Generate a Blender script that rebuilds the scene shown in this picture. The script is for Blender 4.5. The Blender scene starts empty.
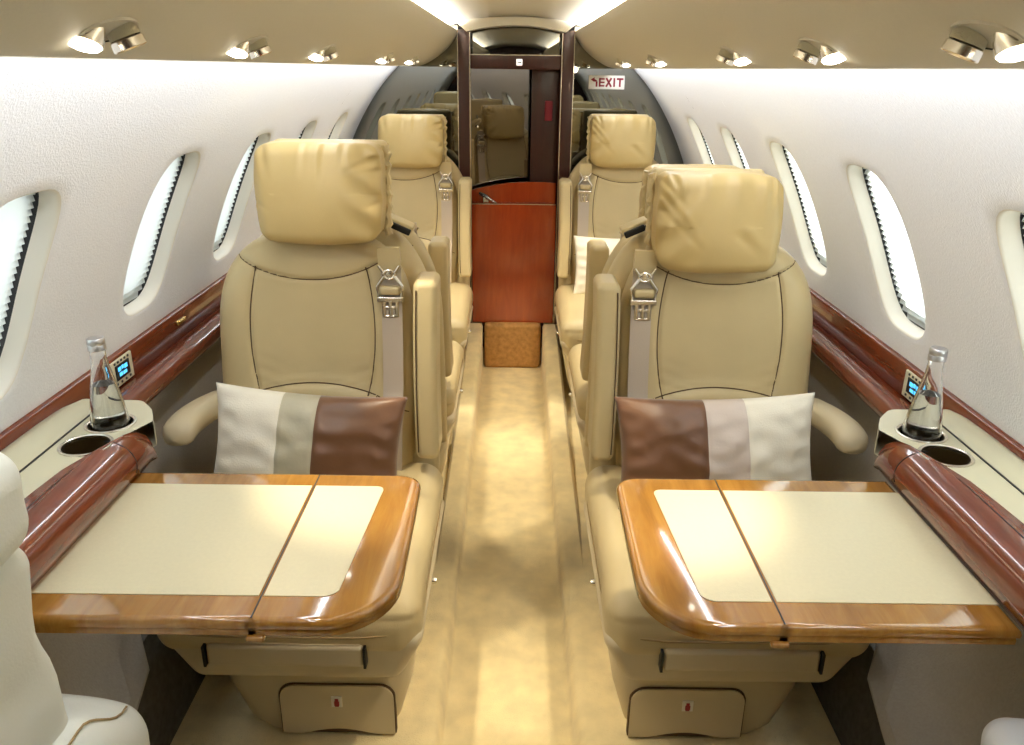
import bpy, bmesh, math, random
from mathutils import Vector, Matrix, noise
random.seed(7)
PI = math.pi
COL = bpy.context.scene.collection
SC = bpy.context.scene

# ------------------------------------------------------------------ materials
def srgb(r, g, b):
    f = lambda c: (c/255/12.92) if c/255 <= 0.04045 else ((c/255+0.055)/1.055)**2.4
    return (f(r), f(g), f(b), 1)

def mat(name, col, rough=0.5, metal=0.0, bump=0.0, bscale=200, var=0.0, vscale=30, coat=0.0, spec=0.5,
        emit=None, estr=0.0, sheen=0.0):
    m = bpy.data.materials.new(name); m.use_nodes = True
    nt = m.node_tree; b = nt.nodes['Principled BSDF']
    b.inputs['Base Color'].default_value = col
    b.inputs['Roughness'].default_value = rough
    b.inputs['Metallic'].default_value = metal
    b.inputs['Specular IOR Level'].default_value = spec
    b.inputs['Coat Weight'].default_value = coat
    b.inputs['Coat Roughness'].default_value = 0.06
    b.inputs['Sheen Weight'].default_value = sheen
    tc = nt.nodes.new('ShaderNodeTexCoord')
    if var > 0:
        n = nt.nodes.new('ShaderNodeTexNoise'); n.inputs['Scale'].default_value = vscale; n.inputs['Detail'].default_value = 4
        nt.links.new(tc.outputs['Object'], n.inputs['Vector'])
        mr = nt.nodes.new('ShaderNodeMapRange'); mr.inputs[1].default_value = .3; mr.inputs[2].default_value = .7
        mr.inputs[3].default_value = 1-var; mr.inputs[4].default_value = 1+var*.5
        nt.links.new(n.outputs['Fac'], mr.inputs[0])
        mx = nt.nodes.new('ShaderNodeVectorMath'); mx.operation = 'SCALE'
        mx.inputs[0].default_value = col[:3]; nt.links.new(mr.outputs[0], mx.inputs['Scale'])
        nt.links.new(mx.outputs[0], b.inputs['Base Color'])
    if bump > 0:
        n2 = nt.nodes.new('ShaderNodeTexNoise'); n2.inputs['Scale'].default_value = bscale; n2.inputs['Detail'].default_value = 3
        nt.links.new(tc.outputs['Object'], n2.inputs['Vector'])
        bp = nt.nodes.new('ShaderNodeBump'); bp.inputs['Strength'].default_value = bump; bp.inputs['Distance'].default_value = .002
        nt.links.new(n2.outputs['Fac'], bp.inputs['Height']); nt.links.new(bp.outputs[0], b.inputs['Normal'])
    if emit:
        b.inputs['Emission Color'].default_value = emit; b.inputs['Emission Strength'].default_value = estr
    return m

def wood(name, c1, c2, scale=(3, 1, 3), rough=0.18, coat=.8, wscale=5):
    m = mat(name, c1, rough, coat=coat)
    nt = m.node_tree; b = nt.nodes['Principled BSDF']; tc = nt.nodes['Texture Coordinate'] if 'Texture Coordinate' in nt.nodes else nt.nodes.new('ShaderNodeTexCoord')
    mp = nt.nodes.new('ShaderNodeMapping'); mp.inputs['Scale'].default_value = scale
    nt.links.new(tc.outputs['Object'], mp.inputs['Vector'])
    n = nt.nodes.new('ShaderNodeTexNoise'); n.inputs['Scale'].default_value = wscale; n.inputs['Detail'].default_value = 8
    n.inputs['Roughness'].default_value = .65; n.inputs['Distortion'].default_value = .6
    nt.links.new(mp.outputs[0], n.inputs['Vector'])
    cr = nt.nodes.new('ShaderNodeValToRGB')
    cr.color_ramp.elements[0].position = .3; cr.color_ramp.elements[0].color = c1
    cr.color_ramp.elements[1].position = .72; cr.color_ramp.elements[1].color = c2
    nt.links.new(n.outputs['Fac'], cr.inputs['Fac']); nt.links.new(cr.outputs['Color'], b.inputs['Base Color'])
    return m

M = {}
M['leather'] = mat('leather', srgb(205, 187, 143), .42, bump=.12, bscale=450, var=.05, vscale=9)
M['leather_warmlit'] = mat('leather_warmlit', srgb(198, 174, 118), .42, bump=.10, bscale=400, var=.05, vscale=9)  # same leather on the headrests, warm spot light put into the yellower colour
M['leather_pale'] = mat('leather_pale', srgb(208, 194, 162), .45, bump=.1, bscale=450)
M['leather_daylit'] = mat('leather_daylit_soft', srgb(230, 232, 224), .6, bump=.25, bscale=260)  # seat leather whitened, cool window daylight put into the colour
M['cloth_white'] = mat('cloth_white', srgb(236, 238, 240), .9, bump=.3, bscale=300)
M['seam'] = mat('seam', srgb(88, 66, 40), .8)
M['dark'] = mat('dark', srgb(22, 20, 18), .7)
M['webbing'] = mat('webbing', srgb(196, 182, 166), .55, bump=.35, bscale=600, sheen=.2)
M['chrome'] = mat('chrome', srgb(236, 230, 218), .24, metal=1)
M['brass'] = mat('brass', srgb(225, 195, 120), .25, metal=1)
M['wall'] = mat('wall', srgb(238, 239, 243), .9, bump=.5, bscale=260, var=.03, vscale=160, spec=.15)
M['lower_wall'] = mat('lower_wall', srgb(168, 162, 152), .95, bump=.5, bscale=240, var=.06, vscale=160, spec=.1)
M['reveal'] = mat('reveal', srgb(226, 221, 210), .6, spec=.3)
M['valance'] = mat('valance', srgb(208, 200, 180), .65, bump=.12, bscale=500, var=.02, vscale=200, spec=.3)
M['crown'] = mat('crown', srgb(226, 221, 208), .6, spec=.3)
M['carpet'] = mat('carpet', srgb(232, 214, 166), 1, bump=.9, bscale=380, var=.16, vscale=14, spec=.05, sheen=.3)
M['carpet_dark'] = mat('carpet_dark', srgb(96, 92, 84), 1, bump=.9, bscale=300, var=.2, vscale=60, spec=.05)
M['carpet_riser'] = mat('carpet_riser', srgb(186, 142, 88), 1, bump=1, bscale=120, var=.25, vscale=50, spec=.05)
M['mahog'] = wood('mahogany', srgb(100, 42, 20), srgb(126, 56, 28), (14, 1.2, 14), .22, .5)
M['mahog_arm'] = wood('mahogany_arm', srgb(98, 42, 24), srgb(122, 58, 34), (14, 1.2, 14), .16, .6)
M['cab'] = wood('cabinet_wood', srgb(150, 50, 14), srgb(176, 68, 22), (6, 6, .8), .18)
M['darkwood'] = wood('dark_wood', srgb(48, 17, 11), srgb(66, 24, 15), (8, 8, 1), .3, .3)
M['honey'] = wood('honey_wood', srgb(138, 90, 32), srgb(176, 128, 58), (10, 1.2, 3), .12, 1, 4)
M['inlay'] = mat('inlay', srgb(220, 211, 178), .38, bump=.15, bscale=500, var=.03, vscale=160)
M['console'] = mat('console', srgb(206, 200, 172), .42)
M['cream_cloth'] = mat('cream_cloth', srgb(244, 238, 222), .9, bump=.3, bscale=300, sheen=.3)
M['silver_cloth'] = mat('silver_cloth', srgb(190, 184, 160), .42, bump=.3, bscale=90, sheen=.2)
M['pink_cloth'] = mat('pink_cloth', srgb(214, 200, 190), .5, bump=.2, bscale=200)
M['satin'] = mat('satin', srgb(112, 74, 46), .36, bump=.2, bscale=60, sheen=.4)
M['cap'] = mat('cap', srgb(205, 205, 208), .3, metal=.9)
M['black'] = mat('black', (0.008, .008, .008, 1), .4)
M['lcd'] = mat('lcd', srgb(6, 16, 30), .2)
M['lcd_glow'] = mat('lcd_glow', srgb(60, 170, 220), .4, emit=srgb(90, 190, 240), estr=1.3)
M['white'] = mat('white_label', srgb(235, 232, 225), .5)
M['red'] = mat('red_mark', srgb(150, 30, 40), .5)
M['maroon'] = mat('maroon', srgb(140, 22, 44), .5)
M['lamp'] = mat('lamp', (1, 1, 1, 1), .4, emit=(1, .93, .78, 1), estr=14)
M['mirror'] = mat('mirror', (.23, .23, .205, 1), .015, metal=1)
M['mirror_dark'] = mat('mirror_dark', (.17, .15, .125, 1), .02, metal=1)
M['sign_lit'] = mat('sign_lit', (1, 1, 1, 1), .4, emit=(1, .98, .9, 1), estr=1.0)
M['bronze'] = mat('bronze', srgb(92, 74, 44), .35, metal=.8)
M['piping'] = mat('piping', srgb(160, 136, 94), .6)
M['knurl'] = mat('knurl', srgb(205, 196, 165), .3, metal=1, bump=1, bscale=900)

def glass_mat(name, col=(1, 1, 1, 1), ior=1.45, rough=0):
    m = bpy.data.materials.new(name); m.use_nodes = True
    b = m.node_tree.nodes['Principled BSDF']
    b.inputs['Base Color'].default_value = col; b.inputs['Transmission Weight'].default_value = 1
    b.inputs['Roughness'].default_value = rough; b.inputs['IOR'].default_value = ior
    return m
M['glass'] = glass_mat('glass'); M['water'] = glass_mat('water', (.97, .99, 1, 1), 1.33)

def shade_mat():
    m = bpy.data.materials.new('pleated_shade'); m.use_nodes = True; nt = m.node_tree
    nt.nodes.remove(nt.nodes['Principled BSDF']); out = nt.nodes['Material Output']
    d = nt.nodes.new('ShaderNodeBsdfDiffuse'); d.inputs[0].default_value = (.80, .84, .82, 1)
    t = nt.nodes.new('ShaderNodeBsdfTranslucent'); t.inputs[0].default_value = (.80, .86, .84, 1)
    mx = nt.nodes.new('ShaderNodeMixShader'); mx.inputs[0].default_value = .5
    nt.links.new(d.outputs[0], mx.inputs[1]); nt.links.new(t.outputs[0], mx.inputs[2]); nt.links.new(mx.outputs[0], out.inputs[0])
    return m
M['shade'] = shade_mat()
def pane_mat():
    m = bpy.data.materials.new('window_pane'); m.use_nodes = True; nt = m.node_tree
    nt.nodes.remove(nt.nodes['Principled BSDF']); out = nt.nodes['Material Output']
    d = nt.nodes.new('ShaderNodeBsdfTransparent'); g = nt.nodes.new('ShaderNodeBsdfGlossy'); g.inputs['Roughness'].default_value = .02
    mx = nt.nodes.new('ShaderNodeMixShader'); mx.inputs[0].default_value = .06
    nt.links.new(d.outputs[0], mx.inputs[1]); nt.links.new(g.outputs[0], mx.inputs[2]); nt.links.new(mx.outputs[0], out.inputs[0])
    return m
M['pane'] = pane_mat()

# ------------------------------------------------------------------ mesh helpers
class MB:
    """collects faces with material slots, builds ONE mesh object"""
    def __init__(s): s.v = []; s.f = []; s.m = []; s.mats = []
    def slot(s, m):
        if m not in s.mats: s.mats.append(m)
        return s.mats.index(m)
    def add(s, vs, fs, m):
        k = len(s.v); sl = s.slot(m)
        s.v += [tuple(v) for v in vs]
        for f in fs: s.f.append(tuple(i+k for i in f)); s.m.append(sl)
        return s
    def build(s, name, parent=None, loc=None, smooth=True, flip=1, weld=1e-5, angle=40):
        me = bpy.data.meshes.new(name)
        vs = [(v[0]*flip, v[1], v[2]) for v in s.v]
        me.from_pydata(vs, [], s.f)
        for m in s.mats: me.materials.append(M[m])
        for p, i in zip(me.polygons, s.m): p.material_index = i
        bm = bmesh.new(); bm.from_mesh(me)
        bmesh.ops.remove_doubles(bm, verts=bm.verts, dist=weld)
        bmesh.ops.recalc_face_normals(bm, faces=bm.faces)
        for f in bm.faces: f.smooth = smooth
        if smooth:
            for e in bm.edges:
                if len(e.link_faces) == 2 and e.calc_face_angle(0) > math.radians(angle): e.smooth = False
        bm.to_mesh(me); bm.free()
        o = bpy.data.objects.new(name, me); COL.objects.link(o)
        if parent: o.parent = parent
        if loc: o.location = loc
        return o

def rbox(mb, c, h, r, m, deform=None, n=3, mid=3):
    """rounded box: centre, half sizes, radius"""
    r = min(r, min(h)*.999)
    def axis(d):
        a = []
        for i in range(n+1): a.append(-d + r*(1-math.cos(PI/2*i/n)) if False else -d + r*(i/n))
        for i in range(1, mid): a.append(-d+r + (2*d-2*r)*i/mid)
        for i in range(n+1): a.append(d-r + r*(i/n))
        return a
    ax = [axis(h[0]), axis(h[1]), axis(h[2])]
    def proj(p):
        q = Vector([max(-(h[i]-r), min(h[i]-r, p[i])) for i in range(3)])
        d = Vector(p)-q
        # even out angles
        d = Vector([math.tan(x/r*PI/4)*r if abs(x) > 1e-9 else 0 for x in d])
        if d.length < 1e-9: v = q
        else: v = q + d.normalized()*r
        v = v + Vector(c)
        return deform(v) if deform else v
    for a in range(3):
        b, d = (a+1) % 3, (a+2) % 3
        for s in (-1, 1):
            vs = []; fs = []
            nb, nd = len(ax[b]), len(ax[d])
            for i in range(nb):
                for j in range(nd):
                    p = [0, 0, 0]; p[a] = s*h[a]; p[b] = ax[b][i]; p[d] = ax[d][j]
                    vs.append(proj(p))
            for i in range(nb-1):
                for j in range(nd-1):
                    k = i*nd+j; f = (k, k+nd, k+nd+1, k+1)
                    fs.append(f if s > 0 else f[::-1])
            mb.add(vs, fs, m)
    return mb

def box(mb, c, h, m): 
    vs = [(c[0]+sx*h[0], c[1]+sy*h[1], c[2]+sz*h[2]) for sx in (-1, 1) for sy in (-1, 1) for sz in (-1, 1)]
    fs = [(0, 1, 3, 2), (4, 6, 7, 5), (0, 4, 5, 1), (2, 3, 7, 6), (0, 2, 6, 4), (1, 5, 7, 3)]
    return mb.add(vs, fs, m)

def tube(mb, pts, r, m, n=6, closed=False):
    pts = [Vector(p) for p in pts]; vs = []; fs = []; L = len(pts)
    for i, p in enumerate(pts):
        t = (pts[(i+1) % L]-pts[i-1]) if closed else (pts[min(i+1, L-1)]-pts[max(i-1, 0)])
        t.normalize(); a = t.orthogonal() if abs(t.y) > .98 else t.cross(Vector((0, 1, 0)))
        a.normalize(); b = t.cross(a)
        rr = r[i] if isinstance(r, (list, tuple)) else r
        for k in range(n): vs.append(p + (a*math.cos(2*PI*k/n)+b*math.sin(2*PI*k/n))*rr)
    for i in range(L if closed else L-1):
        for k in range(n):
            j = (i+1) % L
            fs.append((i*n+k, i*n+(k+1) % n, j*n+(k+1) % n, j*n+k))
    if not closed: fs.append(tuple(range(n))[::-1]); fs.append(tuple((L-1)*n+k for k in range(n)))
    return mb.add(vs, fs, m)

def lathe(mb, prof, c, m, n=24, axis=None, capends=False):
    """prof list of (r, h) revolve about axis through c"""
    A = Vector(axis or (0, 0, 1)).normalized(); U = A.orthogonal().normalized(); W = A.cross(U)
    vs = []; fs = []
    for (r, h) in prof:
        for k in range(n): vs.append(Vector(c)+A*h+(U*math.cos(2*PI*k/n)+W*math.sin(2*PI*k/n))*r)
    for i in range(len(prof)-1):
        for k in range(n): fs.append((i*n+k, i*n+(k+1) % n, (i+1)*n+(k+1) % n, (i+1)*n+k))
    if capends:
        fs.append(tuple(range(n))[::-1]); fs.append(tuple((len(prof)-1)*n+k for k in range(n)))
    return mb.add(vs, fs, m)

def sweep_y(mb, prof, ys, m, closed=False):
    """extrude profile [(x,z)] along y stations"""
    n = len(prof); vs = [(x, y, z) for y in ys for (x, z) in prof]; fs = []
    for i in range(len(ys)-1):
        for k in range(n if closed else n-1):
            fs.append((i*n+k, i*n+(k+1) % n, (i+1)*n+(k+1) % n, (i+1)*n+k))
    if closed: fs.append(tuple(range(n))); fs.append(tuple((len(ys)-1)*n+k for k in range(n))[::-1])
    return mb.add(vs, fs, m)

def prism(mb, poly, h0, h1, m, plane='xy', top=True):
    """polygon prism. plane xy: extruded in z, xz: in y"""
    n = len(poly)
    f = (lambda a, b, h: (a, b, h)) if plane == 'xy' else ((lambda a, b, h: (a, h, b)) if plane == 'xz' else (lambda a, b, h: (h, a, b)))
    vs = [f(a, b, h0) for a, b in poly]+[f(a, b, h1) for a, b in poly]
    fs = [tuple(range(n)), tuple(range(2*n-1, n-1, -1))]+[(i, i+n, (i+1) % n+n, (i+1) % n) for i in range(n)]
    return mb.add(vs, fs, m)

def catmull(P, n):
    P = [Vector(p) for p in P]; out = []
    Q = [2*P[0]-P[1]]+P+[2*P[-1]-P[-2]]
    for i in range(1, len(Q)-2):
        for k in range(n):
            t = k/n
            out.append(.5*((2*Q[i])+(-Q[i-1]+Q[i+1])*t+(2*Q[i-1]-5*Q[i]+4*Q[i+1]-Q[i+2])*t*t+(-Q[i-1]+3*Q[i]-3*Q[i+1]+Q[i+2])*t**3))
    out.append(P[-1]); return out

def empty(name, loc=(0, 0, 0), rz=0):
    o = bpy.data.objects.new(name, None); COL.objects.link(o)
    o.empty_display_size = .05; o.location = loc; o.rotation_euler = (0, 0, rz); return o
def tag(o, label=None, cat=None, group=None, kind=None):
    if label: o['label'] = label
    if cat: o['category'] = cat
    if group: o['group'] = group
    if kind: o['kind'] = kind
    return o
def struct(o): o['kind'] = 'structure'; return o
def copy_tree(o, parent=None):
    c = o.copy(); COL.objects.link(c); c.parent = parent
    for ch in list(o.children): copy_tree(ch, c)
    return c

# ------------------------------------------------------------------ cabin shell
Y0, Y1 = -1.0, 3.90
WP = catmull([(.53, 0, 1.43), (.605, 0, 1.352), (.67, 0, 1.265), (.73, 0, 1.165), (.782, 0, 1.055), (.825, 0, .94), (.850, 0, .84)], 8)
WL = [0]
for a, b in zip(WP[:-1], WP[1:]): WL.append(WL[-1]+(b-a).length)
STOT = WL[-1]
def wall_at(s):
    s = max(0, min(STOT, s))
    for i in range(len(WP)-1):
        if s <= WL[i+1]+1e-9:
            t = (s-WL[i])/(WL[i+1]-WL[i]); p = WP[i].lerp(WP[i+1], t)
            def tg(j): return (WP[min(j+1, len(WP)-1)]-WP[max(j-1, 0)]).normalized()
            d = tg(i).lerp(tg(i+1), t).normalized()
            return p, Vector((-d.z, 0, d.x))     # outward normal (+x side)
def s_of_z(z):
    lo, hi = 0, STOT
    for _ in range(40):
        mid = (lo+hi)/2
        if wall_at(mid)[0].z > z: lo = mid
        else: hi = mid
    return lo
SA, SB = s_of_z(1.345), s_of_z(.857)
S_MID, S_H = (s_of_z(1.248)+s_of_z(.900))/2, (s_of_z(.900)-s_of_z(1.248))/2
WIN_HW = .118
SE = 3.4
def W3(a, y, s, off, sg):
    p, n = wall_at(s); q = p+n*off
    return (sg*q.x, y, q.z)
def se_pt(a, b):
    k = (abs(a)**SE+abs(b)**SE)**(1/SE); return a/k, b/k
SQ = []
NQ = 12
for i in range(NQ): SQ.append((-1+2*i/NQ, -1))
for i in range(NQ): SQ.append((1, -1+2*i/NQ))
for i in range(NQ): SQ.append((1-2*i/NQ, 1))
for i in range(NQ): SQ.append((-1, 1-2*i/NQ))

def build_wall(sg, name, centres, wn):
    mb = MB()
    # full-length strips above/below window patches
    def strip(y0, y1, s0, s1, ns=10, ny=1, m='wall', off=0):
        vs = []; fs = []
        for j in range(ny+1):
            for i in range(ns+1):
                vs.append(W3(0, y0+(y1-y0)*j/ny, s0+(s1-s0)*i/ns, off, sg))
        for j in range(ny):
            for i in range(ns):
                k = j*(ns+1)+i; fs.append((k, k+1, k+ns+2, k+ns+1))
        mb.add(vs, fs, m)
    strip(Y0, Y1, 0, SA, 10); strip(Y0, Y1, SB, STOT, 4)
    PH = .20; prev = Y0
    for yc in centres:
        strip(prev, yc-PH, SA, SB, 16); prev = yc+PH
    strip(prev, Y1, SA, SB, 16)
    strip(Y0, Y1, SA-.015, SA+.012, 3, off=.0035); strip(Y0, Y1, SB-.008, SB+.008, 3, off=.0035)
    for yc in centres:
        for e in (-PH, PH): strip(yc+e-.02, yc+e+.02, SA-.01, SB+.006, 16, off=.0035)
    for yc in centres:
        sm, sh = (SA+SB)/2, (SB-SA)/2
        outer = [(yc+a*PH, sm+b*sh) for a, b in SQ]
        ap = []
        for a, b in SQ:
            u, v = se_pt(a, b); ap.append((yc+u*WIN_HW, S_MID+v*S_H))
        rings = []
        for t in (0, .2, .4, .6, .8, 1): rings.append([((1-t)*o[0]+t*i[0], (1-t)*o[1]+t*i[1], 0) for o, i in zip(outer, ap)])
        def sc(k, off): return [(yc+(p[0]-yc)*k, S_MID+(p[1]-S_MID)*k, off) for p in ap]
        r2 = [sc(1, 0), sc(.985, .0015), sc(.975, .005), sc(.967, .015), sc(.955, .031)]
        for RR, m in ((rings, 'wall'), (r2, 'reveal')):
            vs = [W3(0, p[0], p[1], p[2], sg) for R in RR for p in R]; n = len(SQ)
            fs = [(i*n+k, i*n+(k+1) % n, (i+1)*n+(k+1) % n, (i+1)*n+k) for i in range(len(RR)-1) for k in range(n)]
            mb.add(vs, fs, m)
        # window object
        w = struct(empty('window_%d' % wn[0], (0, 0, 0))); wn[0] += 1
        fm = MB()
        R = [sc(.965, .031), sc(.96, .045), sc(.84, .045), sc(.84, .051), sc(.98, .051)]
        vs = [W3(0, p[0], p[1], p[2], sg) for r_ in R for p in r_]; n = len(SQ)
        fm.add(vs, [(i*n+k, i*n+(k+1) % n, (i+1)*n+(k+1) % n, (i+1)*n+k) for i in range(len(R)-1) for k in range(n)], 'black')
        fm.build('window_frame', w)
        pm = MB(); r_ = sc(.88, .049); c = W3(0, yc, S_MID, .049, sg)
        vs = [W3(0, p[0], p[1], p[2], sg) for p in r_]+[c]
        pm.add(vs, [(k, (k+1) % n, n) for k in range(n)], 'pane'); pm.build('window_pane', w)
        # pleated shade
        sm_ = MB(); NP = 56; vs = []; fs = []; NA = 2
        for j in range(NP+1):
            b = -1+2*j/NP; bb = b*.97
            a = (max(0, 1-abs(bb)**SE))**(1/SE)
            z = (.93 if j % 2 else .885) if sg < 0 else (.968 if j % 2 else .945)
            off = .039 if j % 2 else .032
            e0, e1 = a*z, a*(z-.02)
            for i in range(NA+1):
                t = -e0+(e0+e1)*i/NA
                vs.append(W3(0, yc+t*WIN_HW, S_MID+b*.94*S_H, off, sg))
        for j in range(NP):
            for i in range(NA):
                k = j*(NA+1)+i; fs.append((k, k+1, k+NA+2, k+NA+1))
        sm_.add(vs, fs, 'shade'); so = sm_.build('pleated_shade', w, smooth=False)
    o = struct(mb.build(name, weld=1e-4, angle=50))
    return o
wn = [1]
LW = [-.54, .02, .58, 1.15, 1.73, 2.27, 2.83, 3.38]; RW = [-.62, -.06, .50, 1.07, 1.63, 2.17, 2.73, 3.28]
build_wall(-1, 'wall_left', LW, wn); build_wall(1, 'wall_right', RW, wn)

for sg, nm in ((-1, 'left'), (1, 'right')):
    # lower side panel fabric + carpeted kick
    mb = MB(); ysl = [Y0, 1.02, 1.10, 1.17, 1.25, 1.33, 1.40, Y1]; zb_ = [.22, .22, .235, .27, .315, .35, .37, .37]; vs = []
    fr = [q/60 for q in range(61)]
    def lw(z): return .700+.158*min(1, max(0, (z-.325)/.445))**.40
    for y, zb in zip(ysl, zb_):
        for f in fr: z = .86+(zb-.86)*f; vs.append((sg*lw(z), y, z))
    nf = len(fr); mb.add(vs, [(i*nf+k, i*nf+k+1, (i+1)*nf+k+1, (i+1)*nf+k) for i in range(len(ysl)-1) for k in range(nf-1)], 'lower_wall')
    struct(mb.build('wall_lower_'+nm))
    mb = MB(); sweep_y(mb, [(sg*(lw(z)+.016+.03*min(1, max(0, (z-.15)/.12))), z) for z in [.46-.42*q/50 for q in range(51)]], [Y0, Y1], 'carpet_dark')
    struct(mb.build('baseboard_'+nm))
    # wooden band under the windows and round handrail
    mb = MB(); sweep_y(mb, [(sg*x, z) for x, z in [(.87, .752), (.846, .755), (.842, .762), (.838, .836), (.841, .843), (.86, .847)]], [Y0, Y1], 'mahog')
    struct(mb.build('trim_%d' % (1 if sg < 0 else 2), angle=60))
    mb = MB()
    prof = [(sg*(.818+.038*math.cos(t)), .748+.028*math.sin(t)) for t in [2*PI*k/20 for k in range(20)]]
    sweep_y(mb, prof, [Y0, Y1-.01], 'mahog_arm', True)
    struct(mb.build('trim_%d' % (3 if sg < 0 else 4), angle=60))
    # valance
    vp = catmull([(.55, 0, 1.436), (.50, 0, 1.427), (.455, 0, 1.425), (.415, 0, 1.434), (.375, 0, 1.454), (.335, 0, 1.481), (.30, 0, 1.512), (.272, 0, 1.55), (.262, 0, 1.575)], 4)
    prof = [(sg*p.x, p.z) for p in vp]+[(sg*.268, 1.580), (sg*.276, 1.574), (sg*.29, 1.552), (sg*.37, 1.548), (sg*.40, 1.60), (sg*.56, 1.60)]
    mb = MB(); sweep_y(mb, prof, [Y0, Y1], 'valance')
    # seams: overhead panel joints
    struct(mb.build('trim_%d' % (5 if sg < 0 else 6), angle=50))
mb = MB()
prof = [(x, 1.637-.45*abs(x)**2.0-.0*abs(x)) for x in [-.42+.84*i/28 for i in range(29)]]
sweep_y(mb, prof, [Y0, Y1], 'crown')
# overhead centre panel outline near the aft end
struct(mb.build('ceiling'))

# floor: dropped aisle with raised carpeted sides
mb = MB()
fp = [(-.80, .07), (-.19, .07), (-.172, .068), (-.158, .058), (-.150, .035), (-.147, .010), (-.140, .0), (0, 0), (.140, 0), (.147, .010), (.150, .035), (.158, .058), (.172, .068), (.19, .07), (.80, .07)]
sweep_y(mb, fp, [Y0, 4.0], 'carpet')
struct(mb.build('floor', angle=60))
# step up at the rear
mb = MB()
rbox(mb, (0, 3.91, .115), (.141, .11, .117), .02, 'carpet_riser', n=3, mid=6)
rbox(mb, (-.45, 3.95, .14), (.29, .06, .09), .015, 'carpet'); rbox(mb, (.45, 3.95, .14), (.29, .06, .09), .015, 'carpet')
struct(mb.build('trim_7'))
for sg, nm in ((-1, 8), (1, 9)):
    mb = MB(); stn = [1.75, 2.1, 2.5, 2.9, 3.3, 3.6, 3.83]; hts = [.060, .078, .098, .125, .165, .205, .228]; prs = []
    for y, h in zip(stn, hts):
        w0, w1 = .149, .212; r0 = .020
        pr = [(w0, .0), (w0+.001, h-r0)]+[(w0+r0-r0*math.cos(t), h-r0+r0*math.sin(t)) for t in [PI/2*k/5 for k in range(6)]]+[(w1, h), (w1+.012, h-.014), (w1+.016, .0)]
        prs.append([(sg*x, y, z) for x, z in pr])
    n_ = len(prs[0]); mb.add([p for q in prs for p in q], [(i*n_+k, i*n_+k+1, (i+1)*n_+k+1, (i+1)*n_+k) for i in range(len(prs)-1) for k in range(n_-1)], 'carpet')
    struct(mb.build('trim_%d' % nm))

# front bulkhead behind the viewer
mb = MB(); box(mb, (0, Y0-.02, .85), (.9, .02, .9), 'darkwood'); struct(mb.build('wall_front', smooth=False))
mb = MB(); box(mb, (0, Y0+.01, .80), (.24, .015, .73), 'mahog'); struct(mb.build('door_2', smooth=False))

# ------------------------------------------------------------------ rear bulkhead
# structural backing wall + mirrors, door posts, header arch
mb = MB(); box(mb, (0, 4.42, .85), (.9, .02, .9), 'darkwood')
box(mb, (-.28, 4.16, .85), (.012, .25, .82), 'darkwood'); box(mb, (.28, 4.16, .85), (.012, .25, .82), 'darkwood')
box(mb, (0, 4.16, 1.70), (.3, .28, .02), 'crown'); box(mb, (0, 4.1, -.02), (.9, .34, .015), 'darkwood'); box(mb, (0, 4.2, .19), (.27, .22, .01), 'darkwood')
box(mb, (-.55, 3.925, .85), (.28, .012, .85), 'darkwood'); box(mb, (.55, 3.925, .85), (.28, .012, .85), 'darkwood')
struct(mb.build('wall_back', smooth=False))
def mirror_poly(sg):
    pts = [(sg*.262, .23), (sg*.262, 1.60)]
    pts += [(sg*.30, 1.60), (sg*.42, 1.60), (sg*.56, 1.50)]
    for i in range(0, 25): 
        p = wall_at(STOT*i/24)[0]; pts.append((sg*(p.x+.006), p.z))
    pts += [(sg*.85, .60), (sg*.72, .30), (sg*.70, .23)]
    return pts
for sg in (-1, 1):
    mb = MB(); prism(mb, mirror_poly(sg), 3.893, 3.905, 'mirror', 'xz')
    o = mb.build('mirror_panel', smooth=False)
    tag(o, 'tall dark tinted mirror panel on the %s side of the rear bulkhead' % ('left' if sg < 0 else 'right'), 'mirror', 'tinted rear bulkhead mirrors')
# door frame
door = struct(empty('door_1', (0, 3.88, 0)))
mb = MB()
for sg in (-1, 1):
    rbox(mb, (sg*.234, 0, .90), (.028, .035, .68), .006, 'darkwood')
mb.build('door_frame', door)
mb = MB()
for sg in (-1, 1):
    box(mb, (sg*.2065, -.037, .90), (.002, .003, .67), 'chrome'); box(mb, (sg*.2605, -.037, .90), (.0018, .003, .67), 'chrome')
box(mb, (0, .0, 1.4775), (.205, .004, .002), 'chrome')
mb.build('metal_edge', door, smooth=False)
mb = MB(); rbox(mb, (0, .02, 1.447), (.206, .02, .030), .004, 'darkwood'); mb.build('header', door)
# arched lintel
N = 24; o_, i_ = [], []
for k in range(N+1):
    x = -.268+.536*k/N
    o_.append((x, 1.632-.30*x*x)); i_.append((x*.82, 1.597-.55*(x*.82)**2))
mb = MB(); vs = []; fs = []
for y in (-.075, .06):
    for a in (o_, i_):
        for x, z in a: vs.append((x, y, z))
n = N+1
for k in range(N):
    fs += [(k, k+1, n+k+1, n+k), (2*n+k, 3*n+k, 3*n+k+1, 2*n+k+1), (n+k, n+k+1, 3*n+k+1, 3*n+k), (k, 2*n+k, 2*n+k+1, k+1)]
fs += [(0, n, 3*n, 2*n), (N, 2*n+N, 3*n+N, n+N)]
mb.add(vs, fs, 'crown'); mb.build('arched_lintel', door)
# small over-door mirror
mb = MB(); box(mb, (0, .09, 1.54), (.23, .005, .065), 'mirror'); mb.build('transom_mirror', door, smooth=False)
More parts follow.
